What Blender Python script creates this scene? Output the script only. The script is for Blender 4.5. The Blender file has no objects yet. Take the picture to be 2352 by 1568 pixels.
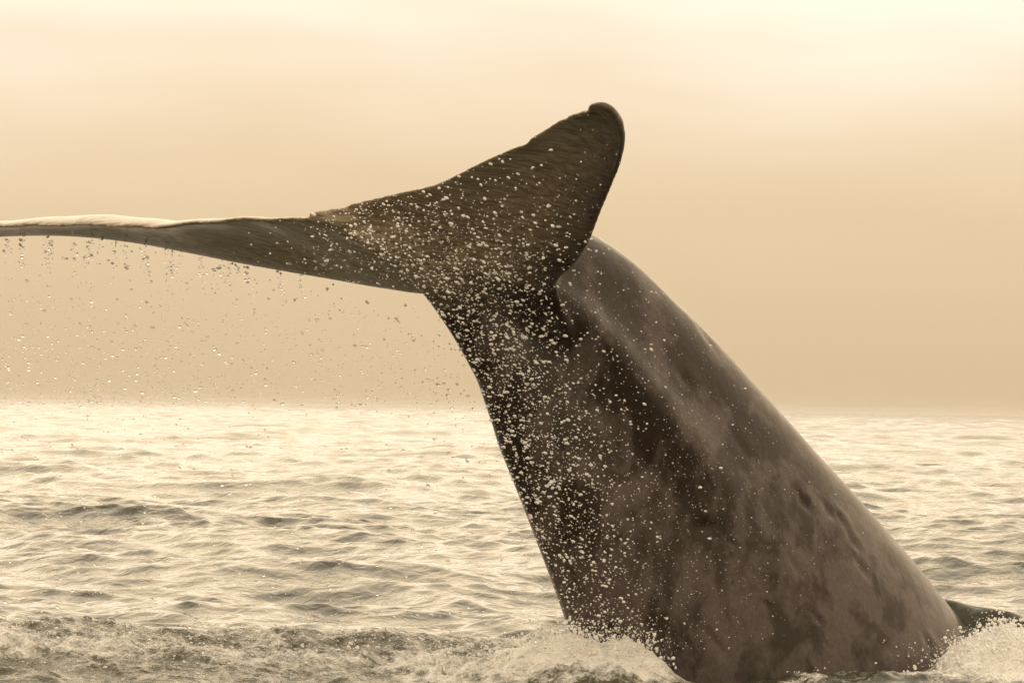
import bpy, bmesh, math, time
import numpy as np
from mathutils import Vector, Matrix
from mathutils.kdtree import KDTree

T0 = time.time()
rng = np.random.default_rng(7)
scn = bpy.context.scene
col = scn.collection

# ------------------------------------------------------------------ camera
# pixel units below are those of a 2352 x 1568 view of the photograph
VW, VH, LENS = 2352.0, 1568.0, 135.0
FPX = LENS / 36.0 * VW
CAM_H = 1.52
PITCH, ROLL = math.radians(0.955), math.radians(0.853)
CAM = np.array([0.0, 0.0, CAM_H])
_F = np.array([0, math.cos(PITCH), math.sin(PITCH)])
_R0 = np.array([1.0, 0, 0]); _U0 = np.array([0, -math.sin(PITCH), math.cos(PITCH)])
_R = math.cos(ROLL) * _R0 + math.sin(ROLL) * _U0
_U = math.cos(ROLL) * _U0 - math.sin(ROLL) * _R0
cam_data = bpy.data.cameras.new('camera')
cam = bpy.data.objects.new('camera', cam_data)
col.objects.link(cam)
cam.matrix_world = Matrix(((_R[0], _U[0], -_F[0], CAM[0]),
                           (_R[1], _U[1], -_F[1], CAM[1]),
                           (_R[2], _U[2], -_F[2], CAM[2]),
                           (0, 0, 0, 1)))
cam_data.lens = LENS; cam_data.sensor_width = 36.0
cam_data.clip_start = 0.1; cam_data.clip_end = 20000.0
scn.camera = cam

DREF, PPM = 21.0, FPX / 21.0            # 420 px per metre at 21 m


def P(px, py, z=0.0):
    """pixel + depth offset (z in reference pixels, + is away) -> world point"""
    px = np.asarray(px, float); py = np.asarray(py, float); z = np.asarray(z, float)
    D = (DREF + z / PPM)[..., None] if z.ndim else DREF + float(z) / PPM
    ray = _F + ((px - VW / 2) / FPX)[..., None] * _R + ((VH / 2 - py) / FPX)[..., None] * _U
    return CAM + D * ray


def project(p):
    d = np.asarray(p) - CAM
    D = d @ _F
    return VW / 2 + FPX * (d @ _R) / D, VH / 2 - FPX * (d @ _U) / D, D


# ------------------------------------------------------------------ light
SUN_EL, SUN_AZ = math.radians(38), math.radians(-10)      # azimuth from +Y towards +X
sun_dir = Vector((math.sin(SUN_AZ) * math.cos(SUN_EL), math.cos(SUN_AZ) * math.cos(SUN_EL), math.sin(SUN_EL)))
world = bpy.data.worlds.new('World'); scn.world = world
world.use_nodes = True
nt = world.node_tree; nt.nodes.clear()
N = nt.nodes.new; Lk = nt.links.new
out = N('ShaderNodeOutputWorld'); bg = N('ShaderNodeBackground'); bg.inputs['Strength'].default_value = 0.1
Lk(bg.outputs[0], out.inputs[0])
sky = N('ShaderNodeTexSky'); sky.sky_type = 'NISHITA'; sky.sun_disc = False
sky.sun_elevation = SUN_EL; sky.sun_rotation = SUN_AZ
sky.dust_density = 6.0; sky.air_density = 1.5
tc = N('ShaderNodeTexCoord'); sep = N('ShaderNodeSeparateXYZ'); Lk(tc.outputs['Generated'], sep.inputs[0])
# thin cloud bands shift the haze gradient up and down a little
mp = N('ShaderNodeMapping'); mp.inputs['Scale'].default_value = (5.0, 5.0, 26.0); Lk(tc.outputs['Generated'], mp.inputs[0])
no = N('ShaderNodeTexNoise'); no.inputs['Scale'].default_value = 1.0; no.inputs['Detail'].default_value = 3.0
no.inputs['Roughness'].default_value = 0.45
Lk(mp.outputs[0], no.inputs['Vector'])
sub = N('ShaderNodeMath'); sub.operation = 'SUBTRACT'; Lk(no.outputs[0], sub.inputs[0]); sub.inputs[1].default_value = 0.5
mad = N('ShaderNodeMath'); mad.operation = 'MULTIPLY_ADD'; Lk(sub.outputs[0], mad.inputs[0]); mad.inputs[1].default_value = 0.10
mul0 = N('ShaderNodeMath'); mul0.operation = 'MULTIPLY_ADD'
# noise amount grows with height above the horizon
hz = N('ShaderNodeMapRange'); Lk(sep.outputs['Z'], hz.inputs['Value'])
hz.inputs['From Min'].default_value = 0.0; hz.inputs['From Max'].default_value = 0.12
hz.inputs['To Min'].default_value = 0.01; hz.inputs['To Max'].default_value = 0.10
Lk(hz.outputs[0], mad.inputs[1]); Lk(sep.outputs['Z'], mad.inputs[2])
ramp = N('ShaderNodeValToRGB'); Lk(mad.outputs[0], ramp.inputs[0])
ramp.color_ramp.interpolation = 'B_SPLINE'
stops = [(0.0, (0.445, 0.332, 0.200)), (0.03, (0.475, 0.358, 0.218)), (0.06, (0.535, 0.412, 0.265)),
         (0.085, (0.61, 0.495, 0.367)), (0.105, (0.74, 0.635, 0.525)), (0.14, (0.88, 0.70, 0.50)),
         (0.35, (0.97, 0.715, 0.41)), (0.6, (1.0, 0.83, 0.61)), (1.0, (0.98, 0.85, 0.67))]
cr = ramp.color_ramp
while len(cr.elements) < len(stops): cr.elements.new(0.5)
for e, (p, c) in zip(cr.elements, stops): e.position = p; e.color = (*c, 1)
# hazy sun side brighter than the far side of the sky
dot = N('ShaderNodeVectorMath'); dot.operation = 'DOT_PRODUCT'
Lk(tc.outputs['Generated'], dot.inputs[0]); dot.inputs[1].default_value = sun_dir
side = N('ShaderNodeMapRange'); side.interpolation_type = 'SMOOTHSTEP'
side.inputs['From Min'].default_value = -0.9; side.inputs['From Max'].default_value = 0.9
side.inputs['To Min'].default_value = 14.0; side.inputs['To Max'].default_value = 16.0
Lk(dot.outputs['Value'], side.inputs['Value'])
glow = N('ShaderNodeMapRange'); glow.interpolation_type = 'SMOOTHSTEP'
glow.inputs['From Min'].default_value = 0.90; glow.inputs['From Max'].default_value = 1.0
glow.inputs['To Min'].default_value = 0.0; glow.inputs['To Max'].default_value = 2.0
Lk(dot.outputs['Value'], glow.inputs['Value'])
gadd = N('ShaderNodeMath'); gadd.operation = 'ADD'; Lk(side.outputs[0], gadd.inputs[0]); Lk(glow.outputs[0], gadd.inputs[1])
sc_ = N('ShaderNodeVectorMath'); sc_.operation = 'SCALE'; Lk(ramp.outputs[0], sc_.inputs[0]); Lk(gadd.outputs[0], sc_.inputs['Scale'])
mix = N('ShaderNodeMix'); mix.data_type = 'RGBA'; mix.inputs['Factor'].default_value = 0.97
Lk(sky.outputs[0], mix.inputs['A']); Lk(sc_.outputs[0], mix.inputs['B'])
Lk(mix.outputs['Result'], bg.inputs['Color'])

sd = bpy.data.lights.new('sun', 'SUN'); sd.energy = 0.7; sd.angle = math.radians(70); sd.color = (1.0, 0.86, 0.64)
so = bpy.data.objects.new('sun', sd); col.objects.link(so)
so.rotation_euler = sun_dir.to_track_quat('Z', 'Y').to_euler(); so.location = (0, 30, 30)

scn.view_settings.view_transform = 'Standard'; scn.view_settings.look = 'None'
scn.view_settings.exposure = 0.0; scn.view_settings.gamma = 1.0
try: scn.view_settings.use_curve_mapping = False
except Exception: pass
scn.cycles.max_bounces = 8; scn.cycles.transmission_bounces = 6; scn.cycles.glossy_bounces = 4
scn.cycles.use_denoising = True


# ------------------------------------------------------------------ helpers
def mesh_np(name, verts, quads=None, tris=None, smooth=True):
    me = bpy.data.meshes.new(name)
    verts = np.asarray(verts, np.float32)
    me.vertices.add(len(verts)); me.vertices.foreach_set('co', verts.ravel())
    loops, starts, tot, n0 = [], [], [], 0
    for f, k in ((quads, 4), (tris, 3)):
        if f is None or len(f) == 0: continue
        f = np.asarray(f, np.int32)
        loops.append(f.ravel()); starts.append(n0 + np.arange(len(f)) * k); tot.append(np.full(len(f), k)); n0 += f.size
    lo = np.concatenate(loops); st = np.concatenate(starts); tt = np.concatenate(tot)
    me.loops.add(len(lo)); me.loops.foreach_set('vertex_index', lo.astype(np.int32))
    me.polygons.add(len(st)); me.polygons.foreach_set('loop_start', st.astype(np.int32))
    me.polygons.foreach_set('loop_total', tt.astype(np.int32))
    if smooth: me.polygons.foreach_set('use_smooth', np.ones(len(st), bool))
    me.update(calc_edges=True)
    return me


def link(name, me, mat, kind=None, label=None, cat=None):
    o = bpy.data.objects.new(name, me); col.objects.link(o)
    if mat: me.materials.append(mat)
    if kind: o['kind'] = kind
    if label: o['label'] = label
    if cat: o['category'] = cat
    return o


def attr(me, name, vals):
    a = me.attributes.new(name, 'FLOAT', 'POINT'); a.data.foreach_set('value', np.asarray(vals, np.float32))


_perm = np.random.default_rng(3).permutation(512).astype(np.int64)
_perm = np.concatenate([_perm, _perm])
_g = np.random.default_rng(4).uniform(0, 2 * np.pi, 512); _gx, _gy = np.cos(_g), np.sin(_g)


def pnoise(x, y):
    xi = np.floor(x).astype(np.int64); yi = np.floor(y).astype(np.int64)
    xf = x - xi; yf = y - yi
    u = xf ** 3 * (xf * (xf * 6 - 15) + 10); v = yf ** 3 * (yf * (yf * 6 - 15) + 10)
    def h(i, j): return _perm[(_perm[i & 511] + j) & 511]
    def g(i, j, dx, dy):
        k = h(i, j); return _gx[k] * dx + _gy[k] * dy
    a = g(xi, yi, xf, yf); b = g(xi + 1, yi, xf - 1, yf)
    c = g(xi, yi + 1, xf, yf - 1); d = g(xi + 1, yi + 1, xf - 1, yf - 1)
    return (a + u * (b - a)) + v * ((c + u * (d - c)) - (a + u * (b - a)))


def fbm(x, y, o=4, ridged=False):
    s = 0; amp = 1.0; tot = 0
    for k in range(o):
        n = pnoise(x * 2 ** k + 17.3 * k, y * 2 ** k - 9.1 * k) * 1.6
        s = s + amp * ((1 - 2 * np.abs(n)) if ridged else n); tot += amp; amp *= 0.5
    return s / tot


def spline(ts, vs, t):
    """Catmull-Rom through vs at parameter ts (vectorised over columns)"""
    ts = np.asarray(ts, float); vs = np.asarray(vs, float); t = np.atleast_1d(t)
    m = np.gradient(vs, ts, axis=0)
    i = np.clip(np.searchsorted(ts, t, side='right') - 1, 0, len(ts) - 2)
    h = (ts[i + 1] - ts[i]); x = (t - ts[i]) / h
    if vs.ndim == 2: x = x[:, None]; h = h[:, None]
    return ((2 * x**3 - 3 * x**2 + 1) * vs[i] + (x**3 - 2 * x**2 + x) * h * m[i]
            + (-2 * x**3 + 3 * x**2) * vs[i + 1] + (x**3 - x**2) * h * m[i + 1])


def sm(a, b, x):
    t = np.clip((x - a) / (b - a), 0, 1); return t * t * (3 - 2 * t)


class NT:
    def __init__(self, mat):
        mat.use_nodes = True
        self.t = mat.node_tree; self.t.nodes.clear()
    def n(self, typ, ins=None, **kw):
        nd = self.t.nodes.new('ShaderNode' + typ)
        for k, v in kw.items(): setattr(nd, k, v)
        for k, v in (ins or {}).items():
            s = nd.inputs[k]
            if isinstance(v, bpy.types.NodeSocket): self.t.links.new(v, s)
            else: s.default_value = v
        return nd


# ------------------------------------------------------------------ the sea
def sea_waves(X, Y, spacing):
    """sum of trochoidal waves; returns displaced x, y, z"""
    r = np.random.default_rng(21)
    dx = np.zeros_like(X); dy = np.zeros_like(X); z = np.zeros_like(X)
    lam = np.exp(np.linspace(math.log(0.22), math.log(12.0), 88))
    main = math.radians(248)             # waves run towards the camera, slightly to the left
    for i, L in enumerate(lam):
        L = L * r.uniform(0.93, 1.07)
        spread = 0.75 if L > 1.0 else 1.0
        th = main + r.normal(0, spread * 0.85)
        ph = r.uniform(0, 2 * math.pi)
        k = 2 * math.pi / L
        steep = 0.030 if L < 0.3 else (0.036 if L < 1.2 else (0.019 if L < 3.0 else 0.024 * (4.0 / max(L, 4.0)) ** 0.5))
        a = steep * r.uniform(0.6, 1.4) / k
        att = sm(1.4, 2.6, L / spacing)
        cx, sy = math.cos(th), math.sin(th)
        q = k * (X * cx + Y * sy) + ph
        c = np.cos(q) * a * att; s = np.sin(q) * a * att
        z += c; dx -= s * cx * 1.25; dy -= s * sy * 1.25
    # patches of rougher and smoother chop
    g = 0.75 + 0.55 * np.clip(0.5 + pnoise(X * 0.22 + 3, Y * 0.12) * 1.3, 0, 1)
    return X + dx * g, Y + dy * g, z * g


def wake(X, Y):
    """water thrown up round the tail: (height, foam, turbulence)"""
    kx, ky = KEEL
    h = np.zeros_like(X); foam = np.zeros_like(X); turb = np.zeros_like(X)
    # long low ridge running left from the tail
    cy = 21.55 + 0.22 * np.sin(X * 0.9 + 1.0) + 0.05 * X
    cross = np.exp(-np.where(Y > cy, ((Y - cy) / 0.75) ** 2, ((Y - cy) / 1.0) ** 2))
    along = sm(1.25, 0.45, X)
    amp = 0.20 + 0.055 * pnoise(X * 1.1 + 5, Y * 0.4) + 0.05 * sm(-0.6, 0.45, X)
    ridge = cross * along * amp
    h += ridge
    t = along * np.exp(-np.where(Y > cy, ((Y - cy) / 0.55) ** 2, ((Y - cy) / 2.2) ** 2))
    turb += t
    # foam boil against the left side of the tail
    ex = (X - 0.46) / 0.46; ey = (Y - 20.85) / 0.55
    boil = np.exp(-(ex**2 + ey**2) ** 1.5)
    h += boil * (0.10 + 0.13 * fbm(X * 2.4 + 1, Y * 2.4, 5, True))
    foam += boil * (0.85 + 0.5 * fbm(X * 2.4 + 1, Y * 2.4, 3, True))
    turb += boil * 0.5
    foam += along * np.exp(-((Y - 20.75) / 0.42) ** 2) * (0.55 + 0.5 * fbm(X * 1.3, Y * 2.5, 3))
    foam += t * np.clip(fbm(X * 1.6 + 9, Y * 1.3, 4) * 1.6 - 0.08, 0, 1) * 0.7
    # foam on the right of the tail
    fr = np.exp(-(((X - 2.72) / 0.42) ** 2 + ((Y - 21.55) / 0.55) ** 2) ** 1.5)
    fr2 = sm(2.2, 2.7, X) * np.exp(-((Y - 20.95) / 0.6) ** 2)
    h += fr * (0.12 + 0.10 * fbm(X * 4, Y * 4, 4, True)) + fr2 * 0.05
    foam += fr * 1.5 + fr2 * 0.95
    turb += fr * 0.9 + fr2 * 0.4
    # bow wave leaning away behind the right edge
    wy = 22.75 - 0.5 * (X - 2.3)
    h += sm(1.8, 2.2, X) * np.exp(-((Y - wy) / 0.30) ** 2) * 0.40 * sm(4.4, 2.2, X)
    # thin foam along the near side
    fn = np.exp(-((Y - (20.78 + 0.06 * X)) / 0.28) ** 2) * sm(0.9, 1.3, X) * sm(2.7, 2.2, X)
    h += fn * 0.08 + fn * 0.04 * fbm(X * 3 + 2, Y * 5, 3)
    foam += fn * (0.45 + 0.9 * fbm(X * 2.0, Y * 5, 3))
    turb += fn * 0.35
    return h, foam, np.clip(turb, 0, 1.5)


KEEL = (0.43, 21.3)


def build_sea():
    fine = np.radians(np.linspace(-12.5, 12.5, 540))
    coarse = np.radians(np.linspace(12.5, 180, 44)[1:])
    ang = np.concatenate([-coarse[::-1][0:], fine, coarse])
    r = [0.6, 2, 4, 7, 10, 13, 15, 16.5, 17.5, 18.2, 18.8, 19.2, 19.5]
    while r[-1] < 23.6: r.append(r[-1] + 0.02 * (1 if r[-1] > 19.9 else 2.2))
    while r[-1] < 60: r.append(r[-1] + 0.03 + 0.05 * min(1.0, (r[-1] - 23.6) / 12))
    while r[-1] < 6500: r.append(r[-1] * (1.0030 if r[-1] < 1800 else 1.02))
    r = np.array(r)
    sp_r = np.gradient(r)
    A, Rr = np.meshgrid(ang, r)
    SPr = np.broadcast_to(sp_r[:, None], A.shape)
    SPa = np.gradient(ang)[None, :] * Rr
    spacing = np.maximum(SPr * 0.9, SPa)
    X = Rr * np.sin(A); Y = Rr * np.cos(A)
    x, y, z = sea_waves(X, Y, spacing)
    near = (Rr < 28) & (np.abs(A) < fine[-1] * 1.02)
    foam = np.zeros_like(X); turb = np.zeros_like(X)
    h, f, t = wake(X[near], Y[near])
    xs, ys = X[near], Y[near]
    rough = (0.045 * fbm(xs * 1.8, ys * 1.5, 4, True) + 0.022 * fbm(xs * 7, ys * 7, 3, True)) * t
    foamy = 0.05 * fbm(xs * 5, ys * 5, 4, True) * np.clip(f, 0, 1)
    z[near] += h + rough + foamy
    foam[near] = f; turb[near] = t
    nr, na = X.shape
    idx = np.arange(nr * na).reshape(nr, na)
    q = np.stack([idx[:-1, :-1], idx[:-1, 1:], idx[1:, 1:], idx[1:, :-1]], -1).reshape(-1, 4)
    q = q[:, ::-1]
    me = mesh_np('sea', np.stack([x, y, z], -1).reshape(-1, 3), quads=q)
    attr(me, 'foam', foam.ravel()); attr(me, 'turb', turb.ravel()); attr(me, 'lod', sm(0.5, 4.0, spacing).ravel())
    return me


def sea_material():
    m = bpy.data.materials.new('sea_water'); t = NT(m)
    geo = t.n('NewGeometry'); pos = geo.outputs['Position']
    fa = t.n('Attribute', attribute_name='foam'); tb = t.n('Attribute', attribute_name='turb')
    # fine ripples
    mp1 = t.n('Mapping', {'Vector': pos, 'Scale': (1.0, 0.8, 1.0), 'Rotation': (0, 0, 0.35)})
    n1 = t.n('TexNoise', {'Vector': mp1.outputs[0], 'Scale': 6.5, 'Detail': 2.5, 'Roughness': 0.5, 'Distortion': 0.6})
    n2 = t.n('TexNoise', {'Vector': pos, 'Scale': 38.0, 'Detail': 3.0, 'Roughness': 0.6})
    lod = t.n('Attribute', attribute_name='lod')
    n0 = t.n('TexNoise', {'Vector': mp1.outputs[0], 'Scale': 1.6, 'Detail': 3.0, 'Roughness': 0.55})
    b0 = t.n('Bump', {'Height': n0.outputs[0], 'Strength': lod.outputs['Fac'], 'Distance': 0.3})
    b1 = t.n('Bump', {'Height': n1.outputs[0], 'Strength': 0.55, 'Distance': 0.045, 'Normal': b0.outputs[0]})
    st = t.n('MapRange', {'Value': tb.outputs['Fac'], 'From Min': 0.0, 'From Max': 1.0, 'To Min': 0.0, 'To Max': 0.75})
    b2 = t.n('Bump', {'Height': n2.outputs[0], 'Strength': st.outputs[0], 'Distance': 0.022, 'Normal': b1.outputs[0]})
    wc = t.n('Mix', {'Factor': tb.outputs['Fac'], 'A': (0.030, 0.029, 0.012, 1), 'B': (0.070, 0.066, 0.036, 1)}, data_type='RGBA')
    rgh = t.n('MapRange', {'Value': lod.outputs['Fac'], 'To Min': 0.045, 'To Max': 0.10})     # waves too small to resolve
    water = t.n('BsdfPrincipled', {'Base Color': wc.outputs['Result'], 'Roughness': rgh.outputs[0], 'IOR': 1.333,
                                   'Normal': b2.outputs[0]})
    # foam: broken up by two noises
    nf = t.n('TexNoise', {'Vector': pos, 'Scale': 9.0, 'Detail': 6.0, 'Roughness': 0.7})
    nf2 = t.n('TexNoise', {'Vector': pos, 'Scale': 60.0, 'Detail': 3.0, 'Roughness': 0.7})
    s1 = t.n('Math', {0: nf.outputs[0], 1: -0.5}, operation='ADD')
    s2 = t.n('Math', {0: nf2.outputs[0], 1: -0.5}, operation='ADD')
    a1 = t.n('Math', {0: s1.outputs[0], 1: 2.0, 2: fa.outputs['Fac']}, operation='MULTIPLY_ADD')
    a2 = t.n('Math', {0: s2.outputs[0], 1: 0.9, 2: a1.outputs[0]}, operation='MULTIPLY_ADD')
    fr = t.n('MapRange', {'Value': a2.outputs[0], 'From Min': 0.42, 'From Max': 0.95})
    gate = t.n('Math', {0: fa.outputs['Fac'], 1: 12.0}, operation='MULTIPLY'); gate.use_clamp = True
    fm = t.n('Math', {0: fr.outputs[0], 1: gate.outputs[0]}, operation='MULTIPLY')
    fb = t.n('Bump', {'Height': nf2.outputs[0], 'Strength': 0.8, 'Distance': 0.03})
    foam = t.n('BsdfPrincipled', {'Base Color': (0.90, 0.87, 0.82, 1), 'Roughness': 0.45, 'IOR': 1.33,
                                  'Normal': fb.outputs[0], 'Subsurface Weight': 0.0})
    mx = t.n('MixShader', {0: fm.outputs[0], 1: water.outputs[0], 2: foam.outputs[0]})
    o = t.n('OutputMaterial', {'Surface': mx.outputs[0]})
    return m


sea = link('sea', build_sea(), sea_material(), kind='structure')
sea['label'] = 'choppy golden sea with foam round the tail, out to the horizon'
print('sea', len(sea.data.polygons), time.time() - T0)

# ------------------------------------------------------------------ the whale
SVEC = np.array([0.575, 0.117, -0.81]); SVEC /= np.linalg.norm(SVEC)      # towards the near flank (right, up, away)
C0 = (1080.0, 620.0)


def zplane(cx, cy):
    return (SVEC[0] * (cx - C0[0]) + SVEC[1] * (C0[1] - cy)) / -SVEC[2]


def body_mesh():
    st = [  # left edge, right edge in the photograph, half width (m), lateral ridge
        ((800, 540), (812, 526), 0.008, 0),
        ((858, 582), (890, 542), 0.035, 0),
        ((922, 628), (1010, 535), 0.10, 0.0),
        ((975, 698), (1150, 535), 0.16, 0.15),
        ((1022, 780), (1290, 548), 0.22, 0.45),
        ((1063, 853), (1395, 580), 0.27, 0.60),
        ((1100, 935), (1510, 660), 0.31, 0.62),
        ((1140, 1035), (1610, 757), 0.35, 0.58),
        ((1180, 1130), (1710, 872), 0.40, 0.50),
        ((1220, 1222), (1802, 990), 0.45, 0.36),
        ((1260, 1315), (1893, 1112), 0.50, 0.20),
        ((1300, 1405), (1984, 1246), 0.55, 0.06),
        ((1345, 1500), (2074, 1385), 0.60, 0.0),
        ((1395, 1610), (2170, 1535), 0.64, 0.0),
        ((1455, 1730), (2262, 1690), 0.68, 0.0),
        ((1530, 1870), (2360, 1850), 0.72, 0.0),
        ((1620, 2030), (2460, 2020), 0.75, 0.0)]
    c = np.array([[(l[0] + r[0]) / 2, (l[1] + r[1]) / 2] for l, r, *_ in st])
    e = np.array([math.hypot(r[0] - l[0], r[1] - l[1]) / 2 / PPM for l, r, *_ in st])
    W = np.array([s[2] for s in st]); RG = np.array([s[3] for s in st])
    z = zplane(c[:, 0], c[:, 1]); z[:3] += np.array([-105, -85, -45]); z[3] -= 12
    C = P(c[:, 0], c[:, 1], z)
    t = np.arange(len(st)); tt = np.linspace(0, len(st) - 1, 150)
    C = spline(t, C, tt); e = spline(t, e, tt); W = spline(t, W, tt); RG = np.clip(spline(t, RG, tt), 0, 1)
    Lp = spline(t, np.array([s[0] for s in st], float), tt); Rp = spline(t, np.array([s[1] for s in st], float), tt)
    sv = SVEC[0] * _R + SVEC[1] * _U + SVEC[2] * _F
    tang = np.gradient(C, axis=0); tang /= np.linalg.norm(tang, axis=1)[:, None]
    nv = 96
    th = np.linspace(0, 2 * np.pi, nv, endpoint=False)
    V = []
    for i in range(len(tt)):
        img = Rp[i] - Lp[i]; img /= np.linalg.norm(img); axis = img[0] * _R - img[1] * _U      # across the image
        d = np.cross(sv, tang[i]); d /= np.linalg.norm(d)
        s = np.cross(tang[i], d); s *= np.sign(s @ sv)
        if d @ axis < 0: d = -d
        kd, ks = d @ axis, s @ axis
        k = sm(0, 60, i)                                        # keeled towards the flukes
        H = math.sqrt(max(e[i] ** 2 - (0.75 * ks * W[i]) ** 2, (0.55 * e[i]) ** 2)) / kd
        cs, sn = np.cos(th), np.sin(th)
        lat = np.sign(sn) * np.abs(sn) ** (1.45 - 0.35 * k)
        a = np.minimum(np.abs(th - np.pi / 2), np.abs(th - 3 * np.pi / 2))   # 0 at mid flank
        sa = np.where(th < np.pi, th - np.pi / 2, 3 * np.pi / 2 - th)        # + towards ventral
        lat = lat * (1 + 0.32 * RG[i] * np.exp(-((sa + 0.02) / 0.16) ** 2)
                     - 0.36 * RG[i] * np.exp(-((sa - 0.42) / 0.30) ** 2)
                     - 0.10 * RG[i] * np.exp(-((sa + 0.45) / 0.25) ** 2))
        V.append(C[i] + np.outer(H * cs, d) + np.outer(W[i] * lat, s))
    V = np.array(V); n = len(tt)
    idx = np.arange(n * nv).reshape(n, nv)
    q = np.stack([idx[:-1], np.roll(idx[:-1], -1, 1), np.roll(idx[1:], -1, 1), idx[1:]], -1).reshape(-1, 4)
    V = V.reshape(-1, 3)
    capA, capB = len(V), len(V) + 1
    V = np.vstack([V, C[0], C[-1]])
    tr = [(capA, idx[0, (j + 1) % nv], idx[0, j]) for j in range(nv)] + [(capB, idx[-1, j], idx[-1, (j + 1) % nv]) for j in range(nv)]
    return V, q, np.array(tr), C


def blade(stations, nick=None, nu=260, nv=64):
    """stations: (Lx,Ly,Lz, Tx,Ty,Tz, thickness, camber); closed aerofoil shell"""
    S = np.array(stations, float); t = np.arange(len(S)); u = np.linspace(0, len(S) - 1, nu)
    Lw = spline(t, P(S[:, 0], S[:, 1], S[:, 2]), u); Tp = spline(t, S[:, 3:6], u)
    if nick is not None: Tp = nick(Tp)
    Tw = P(Tp[:, 0], Tp[:, 1], Tp[:, 2])
    th = spline(t, S[:, 6], u); cb = spline(t, S[:, 7], u)
    ch = Tw - Lw; span = np.gradient((Lw + Tw) / 2, axis=0)
    nrm = np.cross(span, ch); nrm /= np.linalg.norm(nrm, axis=1)[:, None]
    nrm *= np.sign(nrm[:, 2])[:, None]                          # dorsal side up
    for _ in range(12): nrm[1:-1] = (nrm[:-2] + 2 * nrm[1:-1] + nrm[2:]) / 4
    nrm /= np.linalg.norm(nrm, axis=1)[:, None]
    x = (1 - np.cos(np.linspace(0, np.pi, nv))) / 2
    prof = 2.6 * (0.2969 * np.sqrt(x) - 0.126 * x - 0.3516 * x**2 + 0.2843 * x**3 - 0.1015 * x**4) / 0.26
    rows = []
    for i in range(nu):
        hv = np.maximum(th[i] * prof * 0.5 * 0.77, 0.0) + 0.0135 * np.sqrt(np.clip(1 - ((x - 0.5) * 2) ** 16, 0, 1))
        mid = Lw[i] + np.outer(x, ch[i]) + np.outer(cb[i] * 4 * x * (1 - x) * (0.6 + 0.8 * x), nrm[i])
        up = mid + np.outer(hv, nrm[i]); dn = mid - np.outer(hv * 0.8, nrm[i])
        rows.append(np.vstack([up, dn[-2:0:-1]]))
    V = np.array(rows); n, m = V.shape[:2]
    idx = np.arange(n * m).reshape(n, m)
    q = np.stack([idx[:-1], np.roll(idx[:-1], -1, 1), np.roll(idx[1:], -1, 1), idx[1:]], -1).reshape(-1, 4)
    c0, c1 = V[0].mean(0), V[-1].mean(0)
    V = V.reshape(-1, 3); a, b = len(V), len(V) + 1; V = np.vstack([V, c0, c1])
    tr = [(a, idx[0, (j + 1) % m], idx[0, j]) for j in range(m)] + [(b, idx[-1, j], idx[-1, (j + 1) % m]) for j in range(m)]
    return V, q, np.array(tr)


NEAR = [(1368, 880, 60, 1200, 780, 60, 0.06, 0.00),
        (1335, 800, 20, 1060, 690, 0, 0.10, 0.00),
        (1303, 722, -40, 860, 575, -90, 0.14, 0.00),
        (1284, 658, -130, 706, 499, -150, 0.16, 0.00),
        (1296, 634, -200, 790, 472, -235, 0.16, 0.01),
        (1322, 610, -270, 905, 445, -370, 0.16, 0.03),
        (1352, 562, -420, 1000, 423, -510, 0.15, 0.05),
        (1380, 490, -590, 1100, 375, -680, 0.13, 0.06),
        (1405, 430, -750, 1210, 323, -850, 0.115, 0.06),
        (1428, 370, -900, 1290, 272, -985, 0.095, 0.05),
        (1436, 312, -1020, 1345, 246, -1080, 0.075, 0.03),
        (1420, 270, -1105, 1364, 237, -1125, 0.045, 0.01),
        (1398, 248, -1140, 1378, 238, -1142, 0.02, 0.0)]
FAR = [(1120, 640, 0, 708, 500, -150, 0.17, 0.00),
       (1010, 672, 105, 692, 499, -140, 0.14, 0.02),
       (900, 660, 170, 600, 501, -60, 0.13, 0.04),
       (760, 636, 250, 500, 509, 30, 0.12, 0.06),
       (600, 608, 350, 400, 515, 110, 0.11, 0.06),
       (450, 578, 440, 300, 520, 190, 0.10, 0.055),
       (330, 556, 520, 200, 520, 270, 0.085, 0.058),
       (200, 541, 600, 100, 517, 360, 0.06, 0.045),
       (60, 538, 690, 0, 519, 450, 0.04, 0.025),
       (-80, 548, 770, -110, 528, 560, 0.035, 0.01),
       (-220, 570, 840, -240, 560, 720, 0.04, 0.0),
       (-280, 575, 860, -285, 573, 845, 0.02, 0.0)]

# the near fluke comes towards the camera
NEAR = [(a, b, c * 0.74, d, e, f * 0.74 if f < -200 else f, g, h) if c < -180 else (a, b, c, d, e, f, g, h) for (a, b, c, d, e, f, g, h) in NEAR]


def nick_near(Tp):
    Tp = Tp.copy(); x = Tp[:, 0]
    def dent(x0, w, d):  # torn edge: steep on the right, easing to the left
        return np.where(x < x0, d * np.exp(-(x0 - x) / w), 0.0)
    y = dent(1211, 28, 9) + dent(1348, 20, 17) + dent(1300, 14, 8) + dent(1322, 8, 3) + dent(792, 20, 3) + 1.6 * np.sin(x / 9.0) * sm(1100, 1300, x) * 0.5
    Tp[:, 1] += y
    return Tp


def nick_far(Tp):
    Tp = Tp.copy(); x = Tp[:, 0]
    Tp[:, 1] += 2.5 * np.sin(x / 47.0) + 1.5 * np.sin(x / 19.0 + 1) + 3 * np.exp(-((x - 345) / 25) ** 2)
    return Tp


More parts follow.
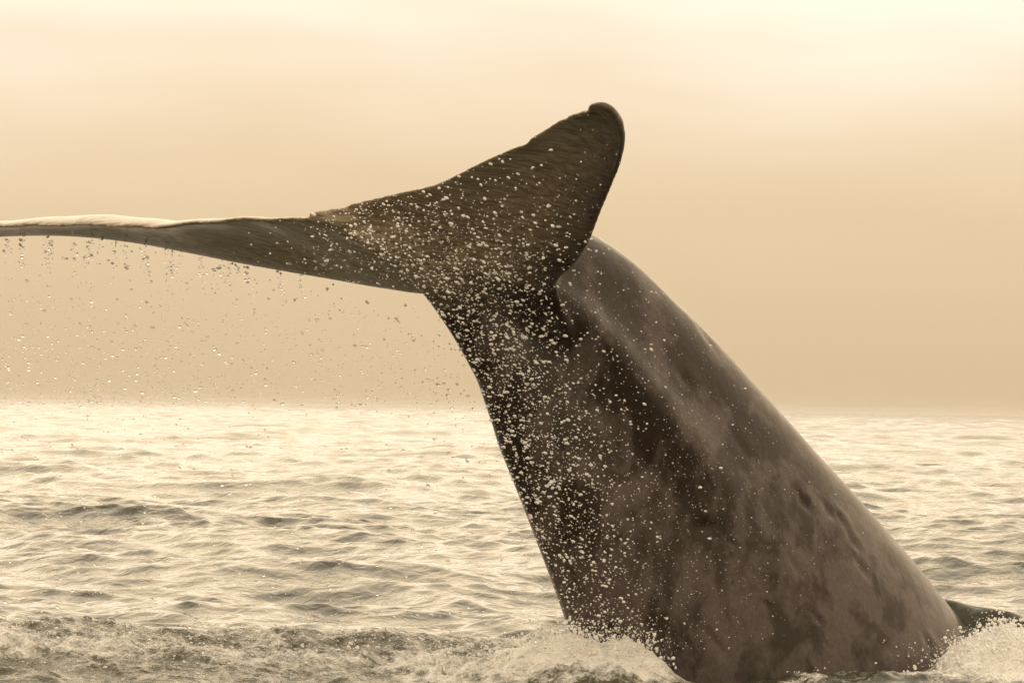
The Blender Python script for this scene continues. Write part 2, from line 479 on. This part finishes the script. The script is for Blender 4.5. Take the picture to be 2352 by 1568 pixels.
def whale_mesh():
    parts = [body_mesh()[:3], blade(NEAR, nick_near), blade(FAR, nick_far)]
    vs, qs, ts, o = [], [], [], 0
    for V, q, t in parts:
        vs.append(V); qs.append(q + o); ts.append(t + o); o += len(V)
    me = mesh_np('whale_raw', np.vstack(vs), np.vstack(qs), np.vstack(ts))
    bm = bmesh.new(); bm.from_mesh(me); bmesh.ops.recalc_face_normals(bm, faces=bm.faces); bm.to_mesh(me); bm.free()
    ob = bpy.data.objects.new('whale_raw', me); col.objects.link(ob)
    md = ob.modifiers.new('r', 'REMESH'); md.mode = 'VOXEL'; md.voxel_size = 0.0125; md.adaptivity = 0.0
    dg = bpy.context.evaluated_depsgraph_get()
    ev = bpy.data.meshes.new_from_object(ob.evaluated_get(dg))
    bpy.data.objects.remove(ob)
    n = len(ev.vertices); co = np.empty(n * 3, np.float32); ev.vertices.foreach_get('co', co); co = co.reshape(-1, 3).astype(float)
    ne = len(ev.edges); ed = np.empty(ne * 2, np.int32); ev.edges.foreach_get('vertices', ed); ed = ed.reshape(-1, 2)
    deg = np.bincount(ed.ravel(), minlength=n).astype(float)[:, None]
    def lap(c):
        s = np.stack([np.bincount(ed[:, 0], c[ed[:, 1], k], n) + np.bincount(ed[:, 1], c[ed[:, 0], k], n) for k in range(3)], 1)
        return s / deg
    # fillet where flukes and stock meet: stronger smoothing near the root
    px, py, D = project(co)
    root = np.exp(-(((px - 1130) / 210) ** 2 + ((py - 640) / 120) ** 2) ** 1.5)
    w = np.clip(0.02 + 0.98 * root, 0, 1)[:, None]
    for k in range(6): co = co + 0.5 * (lap(co) - co)
    for k in range(40): co = co + 0.6 * w * (lap(co) - co)
    ev.vertices.foreach_set('co', co.astype(np.float32).ravel())
    ev.polygons.foreach_set('use_smooth', np.ones(len(ev.polygons), bool))
    # dents over the vertebrae and old scars: (px, py, length, width, depth)
    ev.update()
    nr = np.empty(n * 3, np.float32); ev.vertices.foreach_get('normal', nr); nr = nr.reshape(-1, 3).astype(float)
    face = sm(0.0, 0.25, -(nr @ _F)); body = (D > 20.6)
    px, py, D = project(co)
    dep = np.zeros(n)
    for (x, y, ln, wd, d) in ((1848, 1152, 26, 11, .030), (1906, 1174, 26, 9, .028), (1934, 1195, 24, 8, .026), (1960, 1242, 24, 8, .026),
                              (1980, 1302, 28, 10, .026), (2136, 1478, 26, 8, .028), (2151, 1518, 28, 8, .03), (1878, 1420, 16, 9, .03),
                              (1682, 1247, 9, 9, .03), (1760, 1385, 9, 8, .02), (1621, 1208, 18, 34, .035), (1573, 870, 22, 16, .025),
                              (1620, 770, 40, 8, .015), (1500, 1080, 60, 30, .025), (1700, 1020, 40, 14, .012), (1450, 1400, 20, 12, .02),
                              (1640, 1470, 30, 12, .02), (1820, 1290, 40, 12, .015)):
        ux, uy = 0.55, 0.835
        a = (px - x) * ux + (py - y) * uy; b = (px - x) * -uy + (py - y) * ux
        d *= 0.5; wd *= 0.7
        dep += d * np.exp(-(a / ln) ** 2 - (b / wd) ** 2) - 0.35 * d * np.exp(-(a / (ln * 1.3)) ** 2 - ((b + wd * 1.9) / (wd * 1.2)) ** 2)
    co = co - nr * (dep * face * body)[:, None]
    ev.vertices.foreach_set('co', co.astype(np.float32).ravel())
    # where it is fluke and where it is body
    fl = sm(720, 560, py + 0.25 * (px - 1150))
    ev.update(); ev.name = 'whale'
    lead = np.interp(py, [230, 300, 375, 490, 570, 645], [1420, 1441, 1432, 1385, 1355, 1283])
    fl = np.where(D < 20.9, fl * (0.30 + 0.70 * sm(10, 170, lead - px)), fl)
    attr(ev, 'pale', sm(1080, 1420, py + 0.25 * (px - 1700)) * 0.08)
    attr(ev, 'fluke', np.where((px > 1290) & (D > 21.0), 0.0, fl))
    return ev


def whale_material():
    m = bpy.data.materials.new('wet_whale_skin'); t = NT(m)
    geo = t.n('NewGeometry'); pos = geo.outputs['Position']
    fl = t.n('Attribute', attribute_name='fluke')
    # mottled blue-grey skin
    mpb = t.n('Mapping', {'Vector': pos, 'Rotation': (0, math.radians(-32), 0), 'Scale': (1.3, 1.1, 0.85)})
    n1 = t.n('TexNoise', {'Vector': mpb.outputs[0], 'Scale': 3.4, 'Detail': 7.0, 'Roughness': 0.62, 'Distortion': 0.25})
    n2 = t.n('TexNoise', {'Vector': mpb.outputs[0], 'Scale': 11.0, 'Detail': 4.0, 'Roughness': 0.6})
    n3 = t.n('TexNoise', {'Vector': pos, 'Scale': 0.9, 'Detail': 2.0})
    pa = t.n('Attribute', attribute_name='pale')
    pb = t.n('Math', {0: n1.outputs[0], 1: pa.outputs['Fac']}, operation='ADD')
    r1 = t.n('MapRange', {'Value': pb.outputs[0], 'From Min': 0.48, 'From Max': 0.60})
    r2 = t.n('MapRange', {'Value': n2.outputs[0], 'From Min': 0.35, 'From Max': 0.75})
    r3 = t.n('MapRange', {'Value': n3.outputs[0], 'From Min': 0.35, 'From Max': 0.65})
    base = t.n('Mix', {'Factor': r3.outputs[0], 'A': (0.022, 0.011, 0.006, 1), 'B': (0.026, 0.018, 0.013, 1)}, data_type='RGBA')
    pat = t.n('Mix', {'Factor': r1.outputs[0], 'A': base.outputs['Result'], 'B': (0.092, 0.072, 0.064, 1)}, data_type='RGBA')
    r2m = t.n('Math', {0: r2.outputs[0], 1: 0.35}, operation='MULTIPLY')
    pat2 = t.n('Mix', {'Factor': r2m.outputs[0], 'A': pat.outputs['Result'], 'B': (0.032, 0.022, 0.016, 1)}, data_type='RGBA')
    n4 = t.n('TexNoise', {'Vector': mpb.outputs[0], 'Scale': 42.0, 'Detail': 5.0, 'Roughness': 0.7})
    r4 = t.n('MapRange', {'Value': n4.outputs[0], 'From Min': 0.3, 'From Max': 0.7, 'To Min': 0.72, 'To Max': 1.28})
    pat3 = t.n('VectorMath', {0: pat2.outputs['Result'], 'Scale': r4.outputs[0]}, operation='SCALE')
    # fluke undersides: fine streaks from leading to trailing edge
    mps = t.n('Mapping', {'Vector': pos, 'Rotation': (0.1, math.radians(20), math.radians(-32)), 'Scale': (2.2, 45.0, 45.0)})
    ns = t.n('TexNoise', {'Vector': mps.outputs[0], 'Scale': 1.0, 'Detail': 4.0, 'Roughness': 0.6, 'Distortion': 0.3})
    rs = t.n('MapRange', {'Value': ns.outputs[0], 'From Min': 0.40, 'From Max': 0.64})
    flc = t.n('Mix', {'Factor': rs.outputs[0], 'A': (0.19, 0.15, 0.105, 1), 'B': (0.46, 0.38, 0.275, 1)}, data_type='RGBA')
    colr = t.n('Mix', {'Factor': fl.outputs['Fac'], 'A': pat3.outputs[0], 'B': flc.outputs['Result']}, data_type='RGBA')
    # small dents and scars
    vo = t.n('TexVoronoi', {'Vector': mpb.outputs[0], 'Scale': 4.5, 'Randomness': 1.0})
    pit = t.n('MapRange', {'Value': vo.outputs['Distance'], 'From Min': 0.0, 'From Max': 0.13, 'To Min': 0.0, 'To Max': 1.0})
    sel = t.n('Math', {0: t.n('SeparateColor', {0: vo.outputs['Color']}).outputs[0], 1: 0.80}, operation='LESS_THAN')
    pm = t.n('Math', {0: pit.outputs[0], 1: sel.outputs[0]}, operation='MAXIMUM')
    b0 = t.n('Bump', {'Height': pm.outputs[0], 'Strength': 0.5, 'Distance': 0.03})
    b00 = t.n('Bump', {'Height': n4.outputs[0], 'Strength': 0.22, 'Distance': 0.012, 'Normal': b0.outputs[0]})
    b1 = t.n('Bump', {'Height': n2.outputs[0], 'Strength': 0.20, 'Distance': 0.05, 'Normal': b00.outputs[0]})
    b2 = t.n('Bump', {'Height': ns.outputs[0], 'Strength': t.n('Math', {0: fl.outputs['Fac'], 1: 0.35}, operation='MULTIPLY').outputs[0],
                      'Distance': 0.02, 'Normal': b1.outputs[0]})
    ro = t.n('MapRange', {'Value': n2.outputs[0], 'From Min': 0.3, 'From Max': 0.7, 'To Min': 0.30, 'To Max': 0.48})
    p = t.n('BsdfPrincipled', {'Base Color': colr.outputs['Result'], 'Roughness': ro.outputs[0], 'IOR': 1.38,
                               'Normal': b2.outputs[0], 'Specular IOR Level': 0.2, 'Coat Weight': 0.6, 'Coat Roughness': 0.10, 'Coat IOR': 1.33})
    t.n('OutputMaterial', {'Surface': p.outputs[0]})
    return m


wm = whale_mesh(); wm.materials.clear()
whale = link('whale', wm, whale_material(), label='dark mottled whale diving with its wide tail flukes raised and dripping', cat='whale')
print('whale', len(wm.polygons), time.time() - T0)


# ------------------------------------------------------------------ falling water
def ico(sub):
    bm = bmesh.new(); bmesh.ops.create_icosphere(bm, subdivisions=sub, radius=1.0)
    bm.verts.ensure_lookup_table()
    v = np.array([x.co[:] for x in bm.verts]); f = np.array([[x.index for x in q.verts] for q in bm.faces]); bm.free()
    return v, f


ICO1, ICO2 = ico(1), ico(2)


def drops_mesh(name, pos, rad, stretch, axis):
    """one mesh of many small water drops, each a slightly drawn-out ellipsoid"""
    vs, fs, o = [], [], 0
    axis = axis / np.linalg.norm(axis, axis=1)[:, None]
    for (v, f), sel in ((ICO1, rad < 0.0045), (ICO2, rad >= 0.0045)):
        p, r, s, a = pos[sel], rad[sel], stretch[sel], axis[sel]
        if len(p) == 0: continue
        al = np.einsum('vk,nk->nv', v, a)
        vv = v[None] * r[:, None, None] + (al * (r * (s - 1))[:, None])[..., None] * a[:, None, :]
        vs.append((p[:, None, :] + vv).reshape(-1, 3))
        fs.append((f[None] + (np.arange(len(p)) * len(v))[:, None, None]).reshape(-1, 3) + o)
        o += len(p) * len(v)
    return mesh_np(name, np.vstack(vs), tris=np.vstack(fs))


def drop_material(name, white, trans=0.12):
    m = bpy.data.materials.new(name); t = NT(m)
    g = t.n('BsdfGlass', {'Color': (1, 1, 1, 1), 'Roughness': 0.0, 'IOR': 1.333})
    d = t.n('BsdfPrincipled', {'Base Color': (0.94, 0.93, 0.90, 1), 'Roughness': 0.2, 'IOR': 1.33})
    tr = t.n('BsdfTranslucent', {'Color': (0.94, 0.93, 0.90, 1)})
    dm = t.n('MixShader', {0: trans, 1: d.outputs[0], 2: tr.outputs[0]})
    isl = t.n('NewGeometry')
    wf = t.n('MapRange', {'Value': isl.outputs['Random Per Island'], 'To Min': white[0], 'To Max': white[1]})
    mx = t.n('MixShader', {0: wf.outputs[0], 1: g.outputs[0], 2: dm.outputs[0]})
    t.n('OutputMaterial', {'Surface': mx.outputs[0]})
    return m


from mathutils.bvhtree import BVHTree
_co = np.empty(len(wm.vertices) * 3, np.float32); wm.vertices.foreach_get('co', _co)
_fl = [tuple(p.vertices) for p in wm.polygons]
bvh = BVHTree.FromPolygons([Vector(c) for c in _co.reshape(-1, 3)], _fl)


def whale_depth(px, py):
    p = P(px, py, 0.0); d = Vector(p - CAM).normalized()
    hit = bvh.ray_cast(Vector(CAM), d)
    return None if hit[0] is None else float((np.array(hit[0]) - CAM) @ _F)


R_ = np.random.default_rng(11)
pp, rr, ss, aa = [], [], [], []


def add(px, py, D, r, st=None):
    pp.append(P(px, py, (D - DREF) * PPM)); rr.append(r); ss.append(st or R_.uniform(1.0, 2.0))
    aa.append(_R * 1.0 + _U * R_.normal(-0.35, 0.35) + _F * R_.normal(0, 0.3))


def size(big=1.0):
    return float(np.clip(R_.lognormal(math.log(0.0025 * big), 0.5), 0.0012, 0.0078))


# shower in front of the tail stock
spine = np.array([(1000, 560, 150, 75, 1.0), (1090, 650, 130, 80, 1.6), (1130, 780, 95, 90, 1.3), (1190, 930, 95, 100, 1.2),
                  (1240, 1080, 100, 110, 1.1), (1290, 1240, 95, 110, 1.0), (1350, 1380, 90, 90, 0.7),
                  (1400, 900, 190, 200, 0.8), (1450, 1150, 180, 180, 0.9), (1650, 1250, 200, 220, 0.7), (1560, 820, 200, 150, 0.3),
                  (860, 540, 110, 60, 0.7), (1220, 470, 130, 90, 0.35)])
w = spine[:, 4] / spine[:, 4].sum(); n_in = 0
while n_in < 6200:
    k = R_.choice(len(spine), p=w); c = spine[k]
    x = c[0] + R_.normal(0, c[2]); y = c[1] + R_.normal(0, c[3])
    if y > 1470: continue
    d = whale_depth(x, y)
    if d is None: continue
    fade = 1.12 - 0.55 * sm(1200, 1700, x)
    add(x, y, d - R_.uniform(0.04, 1.1), size(fade)); n_in += 1
for k in range(1300):                   # low over the churned ridge
    x = R_.uniform(-30, 1330); y = 1400 + 168 * R_.beta(1.3, 1.2)
    add(x, y, R_.uniform(19.9, 20.8), size(1.05))
me = drops_mesh('water_droplets', np.array(pp), np.array(rr), np.array(ss), np.array(aa))
link('water_droplets', me, drop_material('glint_white_drops', (0.75, 1.0)), kind='stuff', label='shower of bright water drops falling in front of the dark tail')  # clear drops coloured mostly white, standing in for their bright sparkle
pp, rr, ss, aa = [], [], [], []
# sheets of drops falling from the far fluke
for k in range(4200):
    x = R_.uniform(-40, 1080); base = np.interp(x, [0, 350, 600, 960], [545, 565, 618, 690])
    fall = R_.beta(1.5, 1.05); y = base + fall * (925 - base) * 1.02
    dens = np.interp(x, [0, 120, 300, 520, 700, 900, 1080], [0.75, 0.9, 0.95, 0.55, 0.35, 0.42, 0.3])
    if R_.uniform() > dens * (0.25 + 0.9 * fall if x < 650 else 0.8): continue
    z = (703 - x) * 0.62 + R_.normal(0, 110)
    add(x, y, DREF + z / PPM, size(1.15))
# lower down, over the water
for k in range(3600):
    x = R_.uniform(-40, 1290); y = R_.uniform(915, 1500)
    keep = np.interp(x, [0, 150, 420, 800, 1290], [0.85, 0.7, 0.4, 0.35, 0.4]) * np.interp(y, [915, 1100, 1350, 1500], [1.0, 0.75, 0.75, 0.9])
    if R_.uniform() > keep: continue
    z = (703 - x) * 0.45 + R_.normal(-120, 130)
    add(x, y, DREF + np.clip(z, -900, 330) / PPM * (0.4 if y > 1350 else 1), size(1.1))
# strings dripping from the leading edge of the far fluke
for x0 in (18, 49, 58, 103, 112, 165, 175, 203, 210, 230, 266, 285, 331, 340, 382, 395, 420, 458, 466, 494, 505, 528, 540, 558, 584, 640, 690):
    base = np.interp(x0, [0, 350, 600, 960], [541, 563, 614, 690]); ln = R_.uniform(45, 115)
    z0 = (960 - x0) * 0.62 + 120; dx = R_.normal(0, 5)
    for k in range(int(R_.uniform(16, 40))):
        f = R_.uniform(0, 1) ** 0.8
        add(x0 + dx * f + R_.normal(0, 2.6 + 3 * f), base - 22 + f * ln, DREF + (z0 - 60 + R_.normal(0, 25)) / PPM, size(1.2) * (0.85 + 0.3 * R_.uniform()), R_.uniform(1, 1.4))
me = drops_mesh('water_droplets', np.array(pp), np.array(rr), np.array(ss), np.array(aa))
link('water_droplets', me, drop_material('falling_water', (0.0, 0.85), 0.85), kind='stuff', label='curtain of water drops, whitened to sparkle, dripping from the outstretched fluke')  # translucent white in the drops replaces glints the soft sun does not give

# spray thrown up by the foam
pp, rr, ss, aa = [], [], [], []
_v = np.empty(len(sea.data.vertices) * 3, np.float32); sea.data.vertices.foreach_get('co', _v); _v = _v.reshape(-1, 3)
_f = np.empty(len(_v), np.float32); sea.data.attributes['foam'].data.foreach_get('value', _f)
_ok = np.nonzero(_f > 0.45)[0]; _pr = np.clip(_f[_ok] - 0.4, 0, 1) ** 1.5; _pr /= _pr.sum()
for k in R_.choice(_ok, 9000, p=_pr):
    pp.append(_v[k] + np.array([R_.normal(0, .012), R_.normal(0, .012), abs(R_.normal(0, 0.018 + 0.03 * min(1, _f[k])))]))
    rr.append(float(np.clip(R_.lognormal(math.log(0.0024), 0.7), 0.001, 0.010))); ss.append(R_.uniform(1, 1.8)); aa.append(R_.normal(size=3))
for k in range(2600):
    q = R_.uniform()
    if q < 0.45:
        x, y = R_.normal(0.50, 0.22), R_.normal(20.85, 0.22); z0, h = 0.27, 0.10
    elif q < 0.75:
        x, y = R_.normal(2.75, 0.25), R_.normal(21.4, 0.25); z0, h = 0.16, 0.09
    else:
        x, y = R_.uniform(-2.9, 0.6), R_.normal(21.2, 0.35); z0, h = 0.20, 0.06
    pp.append((x, y, z0 + abs(R_.normal(0, h)) - 0.06)); rr.append(size(0.9)); ss.append(R_.uniform(1, 1.5)); aa.append(R_.normal(size=3))
me = drops_mesh('foam_spray', np.array(pp), np.array(rr), np.array(ss), np.array(aa))
link('foam_spray', me, drop_material('white_spray', (0.6, 0.95)), kind='stuff', label='white spray flying off the foam beside the tail')
print('done', time.time() - T0)

# ------------------------------------------------------------------ warm sea haze
bm = bmesh.new(); bmesh.ops.create_cube(bm, size=1.0)
for v in bm.verts: v.co = Vector((v.co.x * 16000, v.co.y * 16000, -1.5 + (v.co.z + 0.5) * 9.0))
hm = bpy.data.meshes.new('haze'); bm.to_mesh(hm); bm.free()
hmat = bpy.data.materials.new('sea_haze'); t = NT(hmat)
pv = t.n('VolumePrincipled', {'Color': (0.98, 0.94, 0.86, 1), 'Density': 0.00015, 'Anisotropy': 0.3})
t.n('OutputMaterial', {'Volume': pv.outputs[0]})
link('haze', hm, hmat, kind='stuff', label='thin warm haze over the sea')
